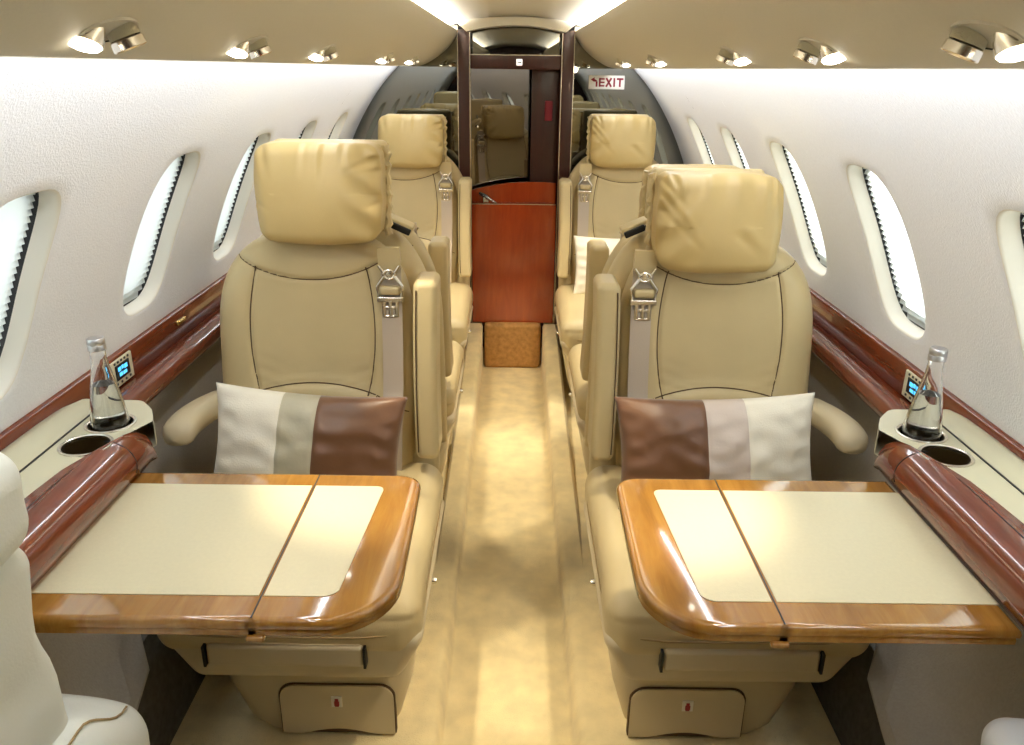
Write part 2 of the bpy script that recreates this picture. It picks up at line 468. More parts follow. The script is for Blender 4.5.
# mirrored door leaf, ajar, and wooden leaf at its right
lm = MB(); box(lm, (0, 0, 0), (.150, .008, .60), 'mirror_dark'); leaf = lm.build('mirrored_leaf', door, smooth=False)
leaf.location = (-.062, .135, .82); leaf.rotation_euler = (0, 0, math.radians(9))
mb = MB(); rbox(mb, (.150, .12, .80), (.075, .012, .62), .004, 'darkwood'); mb.build('wooden_leaf', door)
mb = MB(); rbox(mb, (.158, .100, 1.235), (.018, .012, .045), .003, 'maroon'); mb.build('sign_reflection', door)  # maroon block stands in for the reflection of a sign
mb = MB(); lathe(mb, [(0, 0), (.006, 0), (.006, .006), (0, .008)], (-.178, .09, 1.16), 'chrome', 10, (0, -1, 0)); mb.build('door_catch', door)

# lit square sign on the header
s = empty('square_sign', (.016, 3.872, 1.447))
mb = MB(); rbox(mb, (0, 0, 0), (.0135, .005, .0135), .003, 'sign_lit'); mb.build('sign_face', s)
mb = MB(); box(mb, (-.003, -.0055, -.001), (.006, .001, .0018), 'black'); box(mb, (.005, -.0055, -.001), (.0035, .001, .0028), 'black'); mb.build('pictogram', s, smooth=False)
tag(s, 'tiny white lit square sign on the dark header above the rear door', 'sign')

# red-brown cabinet door in front of the doorway
cab = empty('wooden_cabinet', (0, 3.84, .23))
mb = MB()
prism(mb, [(-.20, 0), (.20, 0), (.20, .585), (-.20, .585)], 0, .22, 'cab', 'xz'); mb.build('body', cab, smooth=False)
top = [(-.20, .560)]+[(.20, .560)]+[(.20-.41*k/16, .658+.018*(1-((.20-.40*k/16)/.2)**2)+.019*(.5-k/16)*2) for k in range(17)]
mb = MB(); vs = []
prism(mb, top, .085, .105, 'cab', 'xz'); lid = mb.build('lid', cab, smooth=False)
mb = MB(); box(mb, (0, -.0008, .587), (.20, .0012, .0016), 'chrome'); mb.build('edge_strip', cab, smooth=False)
mb = MB()
a, b = Vector((-.165, .062, .628)), Vector((-.085, -.012, .594))
tube(mb, [a, a.lerp(b, .3), a.lerp(b, .7), b], [.008, .012, .007, .005], 'chrome', 10)
rbox(mb, (-.135, .045, .600), (.014, .02, .014), .004, 'chrome'); mb.build('latch', cab)
tag(cab, 'glossy red-brown wooden cabinet front closing the aisle at the rear', 'cabinet')

# EXIT sign on right mirror
ex = empty('exit_sign', (.416, 3.886, 1.366))
mb = MB(); rbox(mb, (0, 0, 0), (.082, .003, .030), .003, 'white'); mb.build('sign_plate', ex)
mb = MB(); Lh = .019; th = .0042; yy = -.0036
def bar(x0, z0, x1, z1, w=th):
    d = Vector((x1-x0, 0, z1-z0)); nrm = Vector((-d.z, 0, d.x)).normalized()*w
    P = [Vector((x0, yy, z0))+nrm, Vector((x0, yy, z0))-nrm, Vector((x1, yy, z1))-nrm, Vector((x1, yy, z1))+nrm]
    mb.add(P+[p+Vector((0, .002, 0)) for p in P], [(0, 1, 2, 3), (7, 6, 5, 4), (0, 4, 5, 1), (2, 6, 7, 3), (1, 5, 6, 2), (0, 3, 7, 4)], 'maroon')
x = -.032
bar(x, -Lh, x, Lh)
for z in (-Lh+th, 0, Lh-th): bar(x, z, x+.022, z, .0034)
x = .009; bar(x-.012, -Lh, x+.012, Lh); bar(x-.012, Lh, x+.012, -Lh)
x = .034; bar(x, -Lh, x, Lh)
x = .060; bar(x, -Lh, x, Lh-.002); bar(x-.015, Lh-th, x+.015, Lh-th)
mb.build('letters', ex, smooth=False)
mb = MB(); bar(-.046, -.019, -.046, .004); bar(-.046, .004, -.058, .010)
mb.add([(-.074, yy, .012), (-.056, yy, .0005), (-.056, yy, .0215)], [(0, 1, 2)], 'maroon'); mb.build('arrow', ex, smooth=False)
tag(ex, 'white EXIT sign with dark red letters and a bent arrow on the right rear mirror', 'sign')

# ------------------------------------------------------------------ seat prototypes
def lean(z): return .115*(max(z, .42)-.42)/.62
def hw_back(z):
    t = (z-.80)/(1.058-.80)
    base = .236-.014*max(0, (.62-z)/.2)
    return base if t <= 0 else base*(max(0, 1-t**2.7))**(1/2.7)
def back_front(x, z):
    w = max(hw_back(z), 1e-5); u = min(1, abs(x)/w)
    zt = min(1, max(0, (z-.42)/.640)); V = abs(zt*2-1)
    g = (max(0, 1-u**5))**(.42)*(max(0, 1-V**14))**.35
    y = lean(z)-.060*g
    # centre panel slightly sunk, side bolsters proud, lumbar roll proud
    sd = 1/(1+math.exp(-(abs(x)-.148)/.012)); y -= .010*sd*g*(1 if z < .96 else max(0, 1-(z-.96)/.03))
    lum = lumbar(x); y -= .016*g/(1+math.exp((z-lum)/.008))
    yk = yoke(x); y -= .008*g/(1+math.exp(-(z-yk)/.008))
    for d in (z-lum, z-yk): 
        y += .0055*math.exp(-(d/.0045)**2)*g
    if lum < z < yk: y += .0055*math.exp(-((abs(x)-side(z))/.0045)**2)*g
    # leather softness
    y += .0022*g*noise.noise(Vector((x*9, z*9, 3)))
    # diagonal pull creases at panel's lower corners
    if lum < z < lum+.15 and abs(x) < .14:
        q = (abs(x)-.13)*.6-(z-lum)*1.0
        y += .0012*math.sin(q*210)*math.exp(-((.135-abs(x))**2+(z-lum-.04)**2)/.002)
    return y
def yoke(x): return .952+.070*(abs(x)/.21)**2.1
def lumbar(x): return .712-.028*(abs(x)/.15)**2 if abs(x) < .15 else .684-.06*(abs(x)-.15)/.09
def side(z): return .148-.012*((z-.83)/.12)**2

def make_backrest(root, fl):
    mb = MB(); NU, NZ = 104, 120
    us = [math.sin((-1+2*i/NU)*PI/2) for i in range(NU+1)]
    us = [ .5*u+.5*(-1+2*i/NU) for i, u in enumerate(us)]
    zs = []
    for j in range(NZ+1):
        v = -1+2*j/NZ; v = .35*v+.65*math.sin(v*PI/2); zs.append(.42+.638*(v+1)/2)
    F = []; B = []
    for z in zs:
        for u in us:
            x = u*max(hw_back(z), 0.0005)
            F.append((x, back_front(x, z), z))
            zt = (z-.42)/.638; V = abs(zt*2-1); g = (max(0, 1-abs(u)**6))**.4*(max(0, 1-V**14))**.35
            B.append((x, lean(z)+.045*g, z))
    n = NU+1; fs = [(j*n+i, j*n+i+1, (j+1)*n+i+1, (j+1)*n+i) for j in range(NZ) for i in range(NU)]
    mb.add(F, fs, 'leather'); mb.add(B, [f[::-1] for f in fs], 'leather')
    # stitched seams
    def S(x, z): return (x, back_front(x, z)-.0006, z)
    r = .0017
    tube(mb, [S(x, yoke(x)) for x in [-.186+.372*k/40 for k in range(41)] if abs(x) < hw_back(yoke(x))*.992], r, 'seam')
    tube(mb, [Vector(S(x, lumbar(x)))+Vector((0, -.0018, 0)) for x in [-.148+.296*k/24 for k in range(25)]], r, 'seam')
    for sg in (-1, 1):
        pts = []
        for k in range(31):
            z = .684+(yoke(.14)-.684)*k/30; pts.append(S(sg*side(z), z))
        tube(mb, pts, r, 'seam')
        tube(mb, [S(sg*(.150+.084*k/8), lumbar(.15+.084*k/8)) for k in range(8)], r, 'seam')
        tube(mb, [S(sg*.150, .50+.184*k/12) for k in range(13)], r*.8, 'seam')
    return mb.build('backrest', root, flip=fl, angle=70)

def make_shell(root, fl):
    mb = MB(); NU, NZ = 40, 50; F = []; B = []
    def hw(z):
        t = (z-.74)/(1.085-.74); base = .262
        return base if t <= 0 else base*(max(0, 1-t**2.5))**(1/2.5)
    for j in range(NZ+1):
        v = -1+2*j/NZ; v = .3*v+.7*math.sin(v*PI/2); z = .34+.745*(v+1)/2
        for i in range(NU+1):
            u = math.sin((-1+2*i/NU)*PI/2); x = u*max(hw(z), .0005)+.026
            V = abs(v); g = (max(0, 1-abs(u)**7))**.42*(max(0, 1-V**16))**.35
            F.append((x, lean(z)+.062-.045*g, z)); B.append((x, lean(z)+.062+.062*g, z))
    n = NU+1; fs = [(j*n+i, j*n+i+1, (j+1)*n+i+1, (j+1)*n+i) for j in range(NZ) for i in range(NU)]
    mb.add(F, fs, 'leather'); mb.add(B, [f[::-1] for f in fs], 'leather')
    # rear yoke seam and two long seams
    def Bk(x, z): 
        u = (x-.026)/hw(z); g = (max(0, 1-abs(u)**7))**.42
        return (x, lean(z)+.062+.0625*g, z)
    tube(mb, [Bk(x, 1.0-.5*(x-.026)**2) for x in [-.17+.39*k/20 for k in range(21)]], .0017, 'seam')
    return mb.build('back_shell', root, flip=fl, angle=70)

CREASES = [
    [(.98, .75, .45, .45, .006, .05), (.98, .5, .6, .42, .006, .045), (.15, .98, .10, .1, .005, .05), (-.15, .98, -.2, .3, .004, .05), (-.85, .95, -.72, .2, .007, .06), (.98, -.2, .7, -.3, .004, .05), (.45, .98, .42, .4, .004, .05), (-.98, -.2, -.7, -.35, .003, .05)],
    [(.98, .9, .62, .35, .009, .05), (.98, .65, .40, -.25, .009, .055), (.8, .98, .66, .45, .008, .045), (.98, .35, .25, -.55, .006, .06), (-.80, .98, -.72, .25, .009, .05), (-.93, .98, -.9, .35, .008, .04), (.3, .98, .35, .5, .004, .05), (-.3, -.2, -.8, -.8, .004, .09)]]
def make_headrest(root, fl, zc, seed, xo=.040, w=.136, h=.108):
    mb = MB(); T = .060; y0 = lean(1.05)-.078
    def dfm(v):
        x, y, z = v.x-xo, v.y, v.z-zc
        u, q = x/w, z/h
        # full belly, soft corners, slight droop
        bel = (1-abs(u)**2.6*.62)*(1-abs(q)**2.4*.55)
        y = y0+(y-y0)*(.70+.46*bel)
        front = 1 if y < y0 else .5
        k = noise.noise(Vector((x*7+seed, z*5, seed*1.7)))
        y += front*.009*k
        # gathered wrinkles running in from upper edge and from aisle side
        y += front*.0062*math.sin(x*78+3*noise.noise(Vector((x*4, z*3, seed)))*2)*max(0, q+.1)**1.6*(.5+.5*noise.noise(Vector((x*6, 0, seed+4))))
        rr = max(0, u-.35)
        y += front*.0075*math.sin(z*85+x*60+seed)*rr*1.5
        for (ax_, az_, bx_, bz_, dp_, wd_) in CREASES[1 if seed > 3 else 0]:
            dx_, dz_ = (bx_-ax_), (bz_-az_); L2 = dx_*dx_+dz_*dz_
            t_ = ((u-ax_)*dx_+(q-az_)*dz_)/L2; pd = ((u-ax_)*dz_-(q-az_)*dx_)/math.sqrt(L2)
            if -.2 < t_ < 1:
                fall = (1-max(0, t_))**1.2*min(1, (t_+.2)/.2)
                y += (1 if y < y0 else 0)*dp_*fall*(math.exp(-(pd/wd_)**2)-.55*math.exp(-((pd-wd_*1.9)/wd_)**2))
        # edges bulge and sag
        x2 = x*(1+.035*math.cos(q*PI/2)*abs(u)-.05*max(0, -q)**3+.012*noise.noise(Vector((z*14, seed, u))))
        z2 = z*(1+.02*math.cos(u*PI/2))+.006*noise.noise(Vector((x*10, seed, 1)))*(1 if q > 0 else .5)+(-.006*u*u if q > 0 else .004*u*u)
        # lean with the seat back
        return Vector((x2+xo, y+.10*(z2)+0, z2+zc))
    rbox(mb, (xo, y0, zc), (w, T, h), .026, 'leather_warmlit', dfm, n=5, mid=44)
    # welt seam along aisle-side edge
    o = mb.build('headrest', root, flip=fl, angle=80)
    mb = MB()
    def d2(v): return Vector((v.x, v.y+.10*(v.z-zc), v.z))
    rbox(mb, (xo+.008, y0+.074, zc+.004), (w-.004, .016, h-.004), .014, 'leather', d2, n=3, mid=4)
    # gathered edge of the cover on the aisle side
    pts = [(xo+w+.004+.003*math.sin(k*1.9+seed), y0+.050+.10*(z-zc), z) for k, z in enumerate([zc-h*.95+2*h*.93*i/22 for i in range(23)])]
    tube(mb, pts, [.007+.004*abs(math.sin(k*1.3+seed)) for k in range(23)], 'leather', 8)
    for sx in (-.07, .07): tube(mb, [(xo+sx, y0+.09, zc-.14), (xo+sx, y0+.088, zc)], .007, 'chrome', 8)
    mb.build('headrest_support', root, flip=fl)
    return o

def make_seat(name, fl, zc_head=1.12, seed=1, xo=.024):
    root = empty(name)
    make_backrest(root, fl); make_shell(root, fl)
    make_headrest(root, fl, zc_head, seed, xo)
    # aisle armrest folded up beside the backrest
    mb = MB()
    def d(v):
        zz = (v.z-.76)/.22
        return Vector((v.x+.004*zz*zz+(.012 if zz < 0 else .0)*-zz*0, v.y+lean(v.z)*1.0-.012*zz, v.z))
    rbox(mb, (.270, -.052, .752), (.028, .056, .213), .017, 'leather', d, n=5, mid=8)
    # stitched seam down the front
    tube(mb, [d(Vector((.250, -.1085, z))) for z in [.56+.385*k/16 for k in range(17)]], .0015, 'seam')
    mb.build('armrest', root, flip=fl, angle=70)
    # window side armrest, lowered: curved pad
    mb = MB()
    path = catmull([(-.232, .01, .655), (-.244, -.08, .668), (-.256, -.16, .668), (-.262, -.215, .652)], 6)
    L = len(path); vs = []; NS = 18
    for i, p in enumerate(path):
        t = i/(L-1); endk = math.sqrt(max(0.0, 1-((t-.82)/.18)**2)) if t > .82 else 1
        endk = max(endk, .02)
        for k in range(NS):
            a = 2*PI*k/NS; ca, sa = math.cos(a), math.sin(a)
            ex_, ez = abs(ca)**.75*math.copysign(1, ca), abs(sa)**.75*math.copysign(1, sa)
            vs.append((p.x+.036*ex_*endk, p.y, p.z+(.026)*ez*endk-(.0 if ez > 0 else .006)*(1-t)))
    fs = [(i*NS+k, i*NS+(k+1) % NS, (i+1)*NS+(k+1) % NS, (i+1)*NS+k) for i in range(L-1) for k in range(NS)]
    fs += [tuple(range(NS)), tuple((L-1)*NS+k for k in range(NS))]
    mb.add(vs, fs, 'leather_pale')
    mb.build('armrest', root, flip=fl, angle=70)
    # seat cushion
    mb = MB()
    def dc(v):
        x, y, z = v.x-.047, v.y+.25, v.z
        if z > .44: z += .014*(1-(x/.26)**2)*(1-(y/.28)**4)
        if y < -.10: k = (-.10-y)/.18; z -= .030*k*k
        if z < .44: y *= .985; 
        return Vector((x+.047, y-.25, z))
    rbox(mb, (.044, -.262, .437), (.262, .287, .063), .050, 'leather', dc, n=6, mid=10)
    # piping seam round the cushion
    pts = []
    for k in range(48):
        t = 2*PI*k/48; c, s_ = math.cos(t), math.sin(t); kk = (abs(c)**7+abs(s_)**7)**(-1/7)
        x, y = .044+.2625*c*kk, -.262+.2865*s_*kk
        z = .440-(.030*((-.10-(y+.25))/.18)**2 if y+.25 < -.10 else 0)
        pts.append((x, y, z))
    tube(mb, pts, .0022, 'piping', closed=True)
    mb.build('seat_cushion', root, flip=fl, angle=70)
    # seat pan
    mb = MB()
    def dp(v):
        t = (v.z-.29)/.11; cx = .07
        return Vector((cx+(v.x-cx)*(.80+.20*min(1, t*1.1)), v.y+(1-t)*.012*(1 if v.y < -.3 else 0), v.z))
    rbox(mb, (.055, -.262, .340), (.257, .280, .060), .028, 'leather_pale', dp, n=4, mid=6)
    pan = mb.build('seat_pan', root, flip=fl, angle=60)
    mb = MB(); rbox(mb, (.045, -.543, .362), (.150, .012, .024), .008, 'leather_pale')
    mb.build('tray', pan, flip=fl)
    for xs_ in (.1985, -.1085):
        mb = MB(); box(mb, (xs_, -.5465, .362), (.0025, .011, .023), 'black'); mb.build('tray_slot', pan, flip=fl, smooth=False)
    mb = MB(); lathe(mb, [(0, .014), (.006, .013), (.008, .006), (.008, 0)], (.300, -.30, .36), 'chrome', 12, (1, 0, 0)); mb.build('knob', pan, flip=fl)
    # pedestal
    mb = MB(); zs = [.072, .10, .20, .265, .295]
    hx0 = [-.052, -.085, -.122, -.125, -.125]; hx1 = [.222, .240, .268, .278, .280]; yf = [-.440, -.445, -.450, -.452, -.452]; yb = [-.03]*5
    vs = []; r = .035
    for z, a, b, f0, bk in zip(zs, hx0, hx1, yf, yb):
        ring = []
        for (cx, cy, a0) in ((b-r, f0+r, -90), (b-r, bk-r, 0), (a+r, bk-r, 90), (a+r, f0+r, 180)):
            for k in range(5): t = math.radians(a0+k*22.5); ring.append((cx+r*math.cos(t), cy+r*math.sin(t), z))
        vs += ring
    n = 20; fs = [(i*n+k, i*n+(k+1) % n, (i+1)*n+(k+1) % n, (i+1)*n+k) for i in range(4) for k in range(n)]+[tuple(range(n)), tuple(4*n+k for k in range(n))]
    mb.add(vs, fs, 'leather_pale')
    ped = mb.build('pedestal', root, flip=fl, angle=35)
    def panel_poly(gr, cut=True):
        x0, x1, z0, z1 = -.008-gr, .232+gr, .078, .205+gr; rr = .032; P = [(x0, z0)]
        if cut:
            for k in range(13): 
                t = k/12; P.append((x0+.045+(x1-x0-.09)*t, z0+.013*math.sin(PI*t)))
        P.append((x1, z0))
        for k in range(7): t = PI/2*k/6; P.append((x1-rr+rr*math.cos(t), z1-rr+rr*math.sin(t)))
        for k in range(7): t = PI/2+PI/2*k/6; P.append((x0+rr+rr*math.cos(t), z1-rr+rr*math.sin(t)))
        return P
    mb = MB(); prism(mb, panel_poly(.0028, False), -.4535, -.440, 'seam', 'xz'); mb.build('panel_gap', ped, flip=fl, smooth=False)
    mb = MB(); prism(mb, panel_poly(0), -.457, -.445, 'leather_pale', 'xz'); mb.build('access_panel', ped, flip=fl, smooth=False)
    mb = MB(); box(mb, (.112, -.4577, .165), (.0115, .001, .014), 'white')
    box(mb, (.112, -.4592, .1695), (.0035, .001, .0035), 'red'); box(mb, (.112, -.4592, .161), (.0052, .001, .0052), 'red')
    box(mb, (.112, -.4592, .1545), (.0040, .001, .0016), 'maroon'); mb.build('safety_label', ped, flip=fl, smooth=False)
    # shoulder belt with guide and buckle
    mb = MB(); xb = .187; vs = []; fs = []; W = .024; K = 40
    for k in range(K+1):
        z = 1.012-.60*k/K
        y = back_front(min(xb, hw_back(z)-.03), z)-.006-(.006 if k < 6 else 0)
        y = min(y, back_front(xb-.03, min(z, .98))-.004)
        for dx, dy in ((-W, 0), (W, 0), (W, .0025), (-W, .0025)): vs.append((xb+dx+.004*math.sin(k*.1), y+dy, z))
    fs = [(4*k+i, 4*k+(i+1) % 4, 4*k+4+(i+1) % 4, 4*k+4+i) for k in range(K) for i in range(4)]+[(0, 1, 2, 3), (4*K, 4*K+3, 4*K+2, 4*K+1)]
    mb.add(vs, fs, 'webbing'); belt = mb.build('seat_belt', root, flip=fl, angle=30)
    # leather tongue the belt hangs from
    mb = MB(); P = [(xb-.027, 1.032), (xb-.026, 1.00)]+[(xb-.026*math.cos(PI*k/8), .995-.022*math.sin(PI*k/8)) for k in range(9)]+[(xb+.026, 1.0), (xb+.024, 1.032)]
    yb_ = lean(1.0)-.085
    prism(mb, P, yb_+.004, yb_+.020, 'leather', 'xz'); mb.build('belt_tongue', root, flip=fl, angle=30)
    # buckle metal: ring, crossbar, latch plate
    yb2 = yb_-.004
    mb = MB()
    tube(mb, [(xb+.013*math.cos(t), yb2, .972+.010*math.sin(t)) for t in [2*PI*k/16 for k in range(16)]], .0042, 'chrome', 8, closed=True)
    lathe(mb, [(0, .006), (.007, .005), (.009, .001), (.009, 0)], (xb, yb2, .972), 'chrome', 12, (0, -1, 0))
    tr = [(xb-.011, yb2, .968), (xb-.029, yb2, .943), (xb-.026, yb2, .916), (xb+.026, yb2, .916), (xb+.029, yb2, .943), (xb+.011, yb2, .968)]
    tube(mb, tr, .0046, 'chrome', 8)
    for sg in (-1, 1): tube(mb, [(xb+sg*.012, yb2, .975), (xb+sg*.024, yb2+.002, .992)], .004, 'chrome', 8)
    rbox(mb, (xb, yb2, .912), (.031, .005, .0068), .003, 'chrome')
    for sg in (-1, 0, 1): rbox(mb, (xb+sg*.0150, yb2, .890), (.0050, .004, .022), .003, 'chrome')
    rbox(mb, (xb, yb2, .893), (.013, .004, .004), .003, 'chrome'); rbox(mb, (xb, yb2, .871), (.015, .004, .004), .003, 'chrome')
    mb.build('buckle', belt, flip=fl)
    mb = MB(); rbox(mb, (xb, yb2-.001, .934), (.024, .010, .011), .008, 'leather'); mb.build('belt_loop', belt, flip=fl)
    # belt slot at the shell shoulder
    mb = MB()
    def dg(v):
        a = math.radians(24); x, z = v.x-.198, v.z-1.062
        return Vector((.198+x*math.cos(a)+z*math.sin(a), v.y, 1.062-x*math.sin(a)+z*math.cos(a)))
    rbox(mb, (.198, lean(1.06)+.035, 1.066), (.034, .030, .009), .006, 'leather', dg)
    guide = mb.build('belt_guide', root, flip=fl)
    mb = MB(); rbox(mb, (.203, lean(1.06)+.003, 1.061), (.026, .006, .0075), .003, 'black', dg); mb.build('slot', guide, flip=fl)
    mb = MB(); q = dg(Vector((.170, lean(1.06)-.001, 1.061))); lathe(mb, [(0, .005), (.006, .004), (.0075, 0), (.0075, -.004)], q, 'chrome', 12, (0, -1, 0)); mb.build('screw', guide, flip=fl)
    return root

protoA = make_seat('cabin_seat', 1, 1.155, 1.3, .040)
protoB = make_seat('cabin_seat', -1, 1.100, 4.1, .032)
def set_head(root, dz, dx):
    for c in root.children:
        if c.name.startswith('headrest'): c.location = (dx, dz*.10, dz)
def place(root, x, y, rot, label, dz=0, dx=0):
    root.location = (x, y, 0); root.rotation_euler = (0, 0, rot); tag(root, label, 'seat', 'cream leather cabin seats'); set_head(root, dz, dx)
def place_copy(proto, x, y, rot, label, dz=0, dx=0):
    c = copy_tree(proto); place(c, x, y, rot, label, dz, dx); return c
r4l = place_copy(protoA, -.490, 3.58, 0, 'rear left seat facing forward, in front of the left mirror', -.035)
r4r = place_copy(protoB, .500, 3.58, 0, 'rear right seat facing forward below the EXIT sign', .03)
r3l = place_copy(protoB, -.485, 2.30, PI, 'left seat facing aft, back to back behind the near left seat with the pillow', -.01, .035)
r3r = place_copy(protoA, .512, 2.28, PI, 'right seat facing aft, its bunched headrest just above the near right headrest', -.085, -.022)
place_copy(protoA, .505, .30, PI, 'right seat facing aft in the lower right corner under the white cushion', -.06)
place(protoA, -.474, 1.79, 0, 'near left seat with cream and brown pillow, tall plump headrest', 0)
place(protoB, .492, 1.79, 0, 'near right seat with brown and white pillow, wrinkled low headrest', 0)

for r3 in (r3l, r3r, r4l, r4r):
    for ch in list(r3.children):
        if ch.name.startswith('belt_guide') or (ch.name.startswith('belt_tongue') and r3 in (r3l, r3r)):
            for g in list(ch.children): bpy.data.objects.remove(g)
            bpy.data.objects.remove(ch)
# ------------------------------------------------------------------ scatter cushions
def throw_pillow(name, w, h, T, bands, seed, label, loc, rot):
    """bands: list of (u_end, mat) left to right, u in -1..1"""
    mb = MB(); NU, NV = 72, 44
    cuts = [b[0] for b in bands[:-1]]
    us = sorted(set([round(-1+2*i/NU, 5) for i in range(NU+1)]+cuts))
    vs_ = [-1+2*j/NV for j in range(NV+1)]
    for face in (-1, 1):
        grid = []
        for v in vs_:
            for u in us:
                x = u*w/2*(1-.060*(1-v*v)*abs(u)**2); z = v*h/2*(1-.085*(1-u*u)*abs(v)**2)
                g = (max(0, 1-u**2))**.52*(max(0, 1-v**2))**.52
                wr = .5+.5*noise.noise(Vector((u*2.2+seed, v*2.2, face)))
                y = face*(T/2)*g*(1+.10*wr)
                edge = max(abs(u), abs(v))
                y += face*g*.008*noise.noise(Vector((u*4, v*4, seed+face)))
                # puckers at short sides
                pk = max(0, abs(u)-.72)/.28
                y += face*.006*math.sin(v*20+seed)*pk*(1-pk)*2*g**.5
                y += face*.0035*math.sin((u*.6+v*1.0)*13+seed)*g*max(0, noise.noise(Vector((u*2, v*1.5, seed*2))))
                for c in cuts: y -= face*.003*g*math.exp(-((u-c)/.012)**2)
                grid.append((x, y, z))
        n = len(us)
        for i in range(n-1):
            mid = (us[i]+us[i+1])/2; m = bands[-1][1]
            for b in bands:
                if mid < b[0]: m = b[1]; break
            fs = [(j*n+i, j*n+i+1, (j+1)*n+i+1, (j+1)*n+i) for j in range(NV)]
            used = sorted(set(k for f in fs for k in f)); mp = {k: q for q, k in enumerate(used)}
            mb.add([grid[k] for k in used], [tuple(mp[k] for k in f) if face > 0 else tuple(mp[k] for k in f)[::-1] for f in fs], m)
    o = mb.build(name, loc=loc, weld=2e-5, angle=120); o.rotation_euler = rot
    tag(o, label, 'pillow'); return o
throw_pillow('throw_pillow', .425, .27, .125, [(-.27, 'cream_cloth'), (.10, 'silver_cloth'), (1.1, 'satin')], 2.0,
             'long pillow of cream cloth, silver stripe and brown satin on near left seat', (-.452, 1.600, .622), (math.radians(-20), math.radians(4), 0))
throw_pillow('throw_pillow', .445, .27, .125, [(-.13, 'satin'), (.27, 'pink_cloth'), (1.1, 'cream_cloth')], 5.0,
             'long pillow of brown satin, pinkish stripe and white cloth on near right seat', (.455, 1.600, .622), (math.radians(-20), math.radians(-2), 0))
throw_pillow('throw_pillow', .40, .26, .11, [(1.1, 'cream_cloth')], 8.0,
             'plain white pillow propped on the rear right seat', (.46, 3.42, .622), (math.radians(-18), 0, 0))

# seat beside the viewer, swivelled to face the aisle
t = empty('swivel_seat', (-.42, .47, 0))
o0 = Vector((-.42, .47, 0))
def soft(amp, sc_, sd, cen):
    def f(v):
        n1 = noise.noise(Vector((v.x*sc_+sd, v.y*sc_, v.z*sc_*1.4))); d_ = (v-Vector(cen)).normalized()
        return v+d_*amp*n1
    return f
mb = MB()
def db(v):
    v = soft(.012, 10, 2.0, (-.17, 0, .76))(v); v.x += .004*math.sin(v.z*62+v.y*25)*(.5+.5*noise.noise(Vector((v.y*6, v.z*6, 3))))
    return v+Vector((0, .010*math.sin((v.z-.55)*16), 0))
rbox(mb, (-.138, -.0, .735), (.064, .252, .232), .036, 'leather_daylit', db, n=6, mid=16)
tube(mb, [db(Vector((-.0795-.0015, .05+.16*k/20+.0, .93-.34*k/20))) for k in range(21)], .0016, 'seam')
mb.build('backrest', t)
mb = MB(); rbox(mb, (-.128, .015, 1.010), (.062, .243, .060), .040, 'leather_daylit', soft(.012, 10, 7.0, (-.14, .01, 1.0)), n=6, mid=16); mb.build('headrest', t)
mb = MB()
def da(v):
    v = soft(.005, 12, 5.0, (-.12, .2, .6))(v); k = v.x+.15; q_ = min(1, max(0, (.315-v.y)/.09)); v = v+Vector((0, 0, .058*q_*q_*(3-2*q_)))
    return v+Vector((0, -.02*k, -.20*max(0, k)-1.2*max(0, k-.06)**2*2))
rbox(mb, (-.115, .215, .622), (.080, .128, .062), .036, 'leather_daylit', da, n=6, mid=12)
for xx in (-.148, -.060):
    tube(mb, [da(Vector((xx, .343-.24*k/20, .6845))) for k in range(2, 21)], .0015, 'piping')
mb.build('armrest', t)
mb = MB(); rbox(mb, (.06, -.0, .44), (.20, .235, .06), .045, 'leather_daylit', n=5, mid=6); mb.build('seat_cushion', t)
mb = MB(); rbox(mb, (.02, -.0, .335), (.20, .22, .05), .03, 'leather_daylit', n=4, mid=4); mb.build('seat_pan', t)
mb = MB(); rbox(mb, (.02, -.0, .18), (.15, .17, .108), .03, 'leather_daylit', n=4, mid=4); mb.build('pedestal', t)
tag(t, 'padded seat turned sideways, cool daylight painted into its off-white, cut off at the lower left corner', 'seat')
mb = MB(); 
rbox(mb, (0, 0, 0), (.085, .16, .048), .036, 'cloth_white', soft(.006, 11, 3.0, (0, 0, 0)), n=6, mid=10)
o = mb.build('seat_cushion_pad', loc=(.706, .678, .590)); tag(o, 'white cushion corner showing at the lower right edge', 'cushion')

# ------------------------------------------------------------------ tables
def arc(cx, cy, rx, ry, a0, a1, n): return [(cx+rx*math.cos(math.radians(a0+(a1-a0)*k/n)), cy+ry*math.sin(math.radians(a0+(a1-a0)*k/n))) for k in range(n+1)]
def leaf_mesh(mb, poly, zt, th, m):
    """bullnosed slab from a CCW polygon"""
    n = len(poly)
    def inset(d):
        out = []
        for i in range(n):
            p, a, b = Vector((*poly[i], 0)), Vector((*poly[i-1], 0)), Vector((*poly[(i+1) % n], 0))
            e1, e2 = (p-a).normalized(), (b-p).normalized()
            n1, n2 = Vector((-e1.y, e1.x, 0)), Vector((-e2.y, e2.x, 0)); q = (n1+n2); q = q/max(.3, q.length_squared)*2
            out.append((p+q*d))
        return out
    rings = []
    for d, z in ((.010, zt), (.005, zt-.001), (.0015, zt-.004), (0, zt-.009), (.0005, zt-.014), (.004, zt-.0165), (.003, zt-.019), (.003, zt-th), (.006, zt-th-.002)):
        rings += [(p.x, p.y, z) for p in inset(d)]
    R = 9
    fs = [(i*n+k, i*n+(k+1) % n, (i+1)*n+(k+1) % n, (i+1)*n+k) for i in range(R-1) for k in range(n)]
    fs += [tuple(range(n)), tuple((R-1)*n+k for k in range(n))[::-1]]
    mb.add(rings, fs, m)
ZT = .760
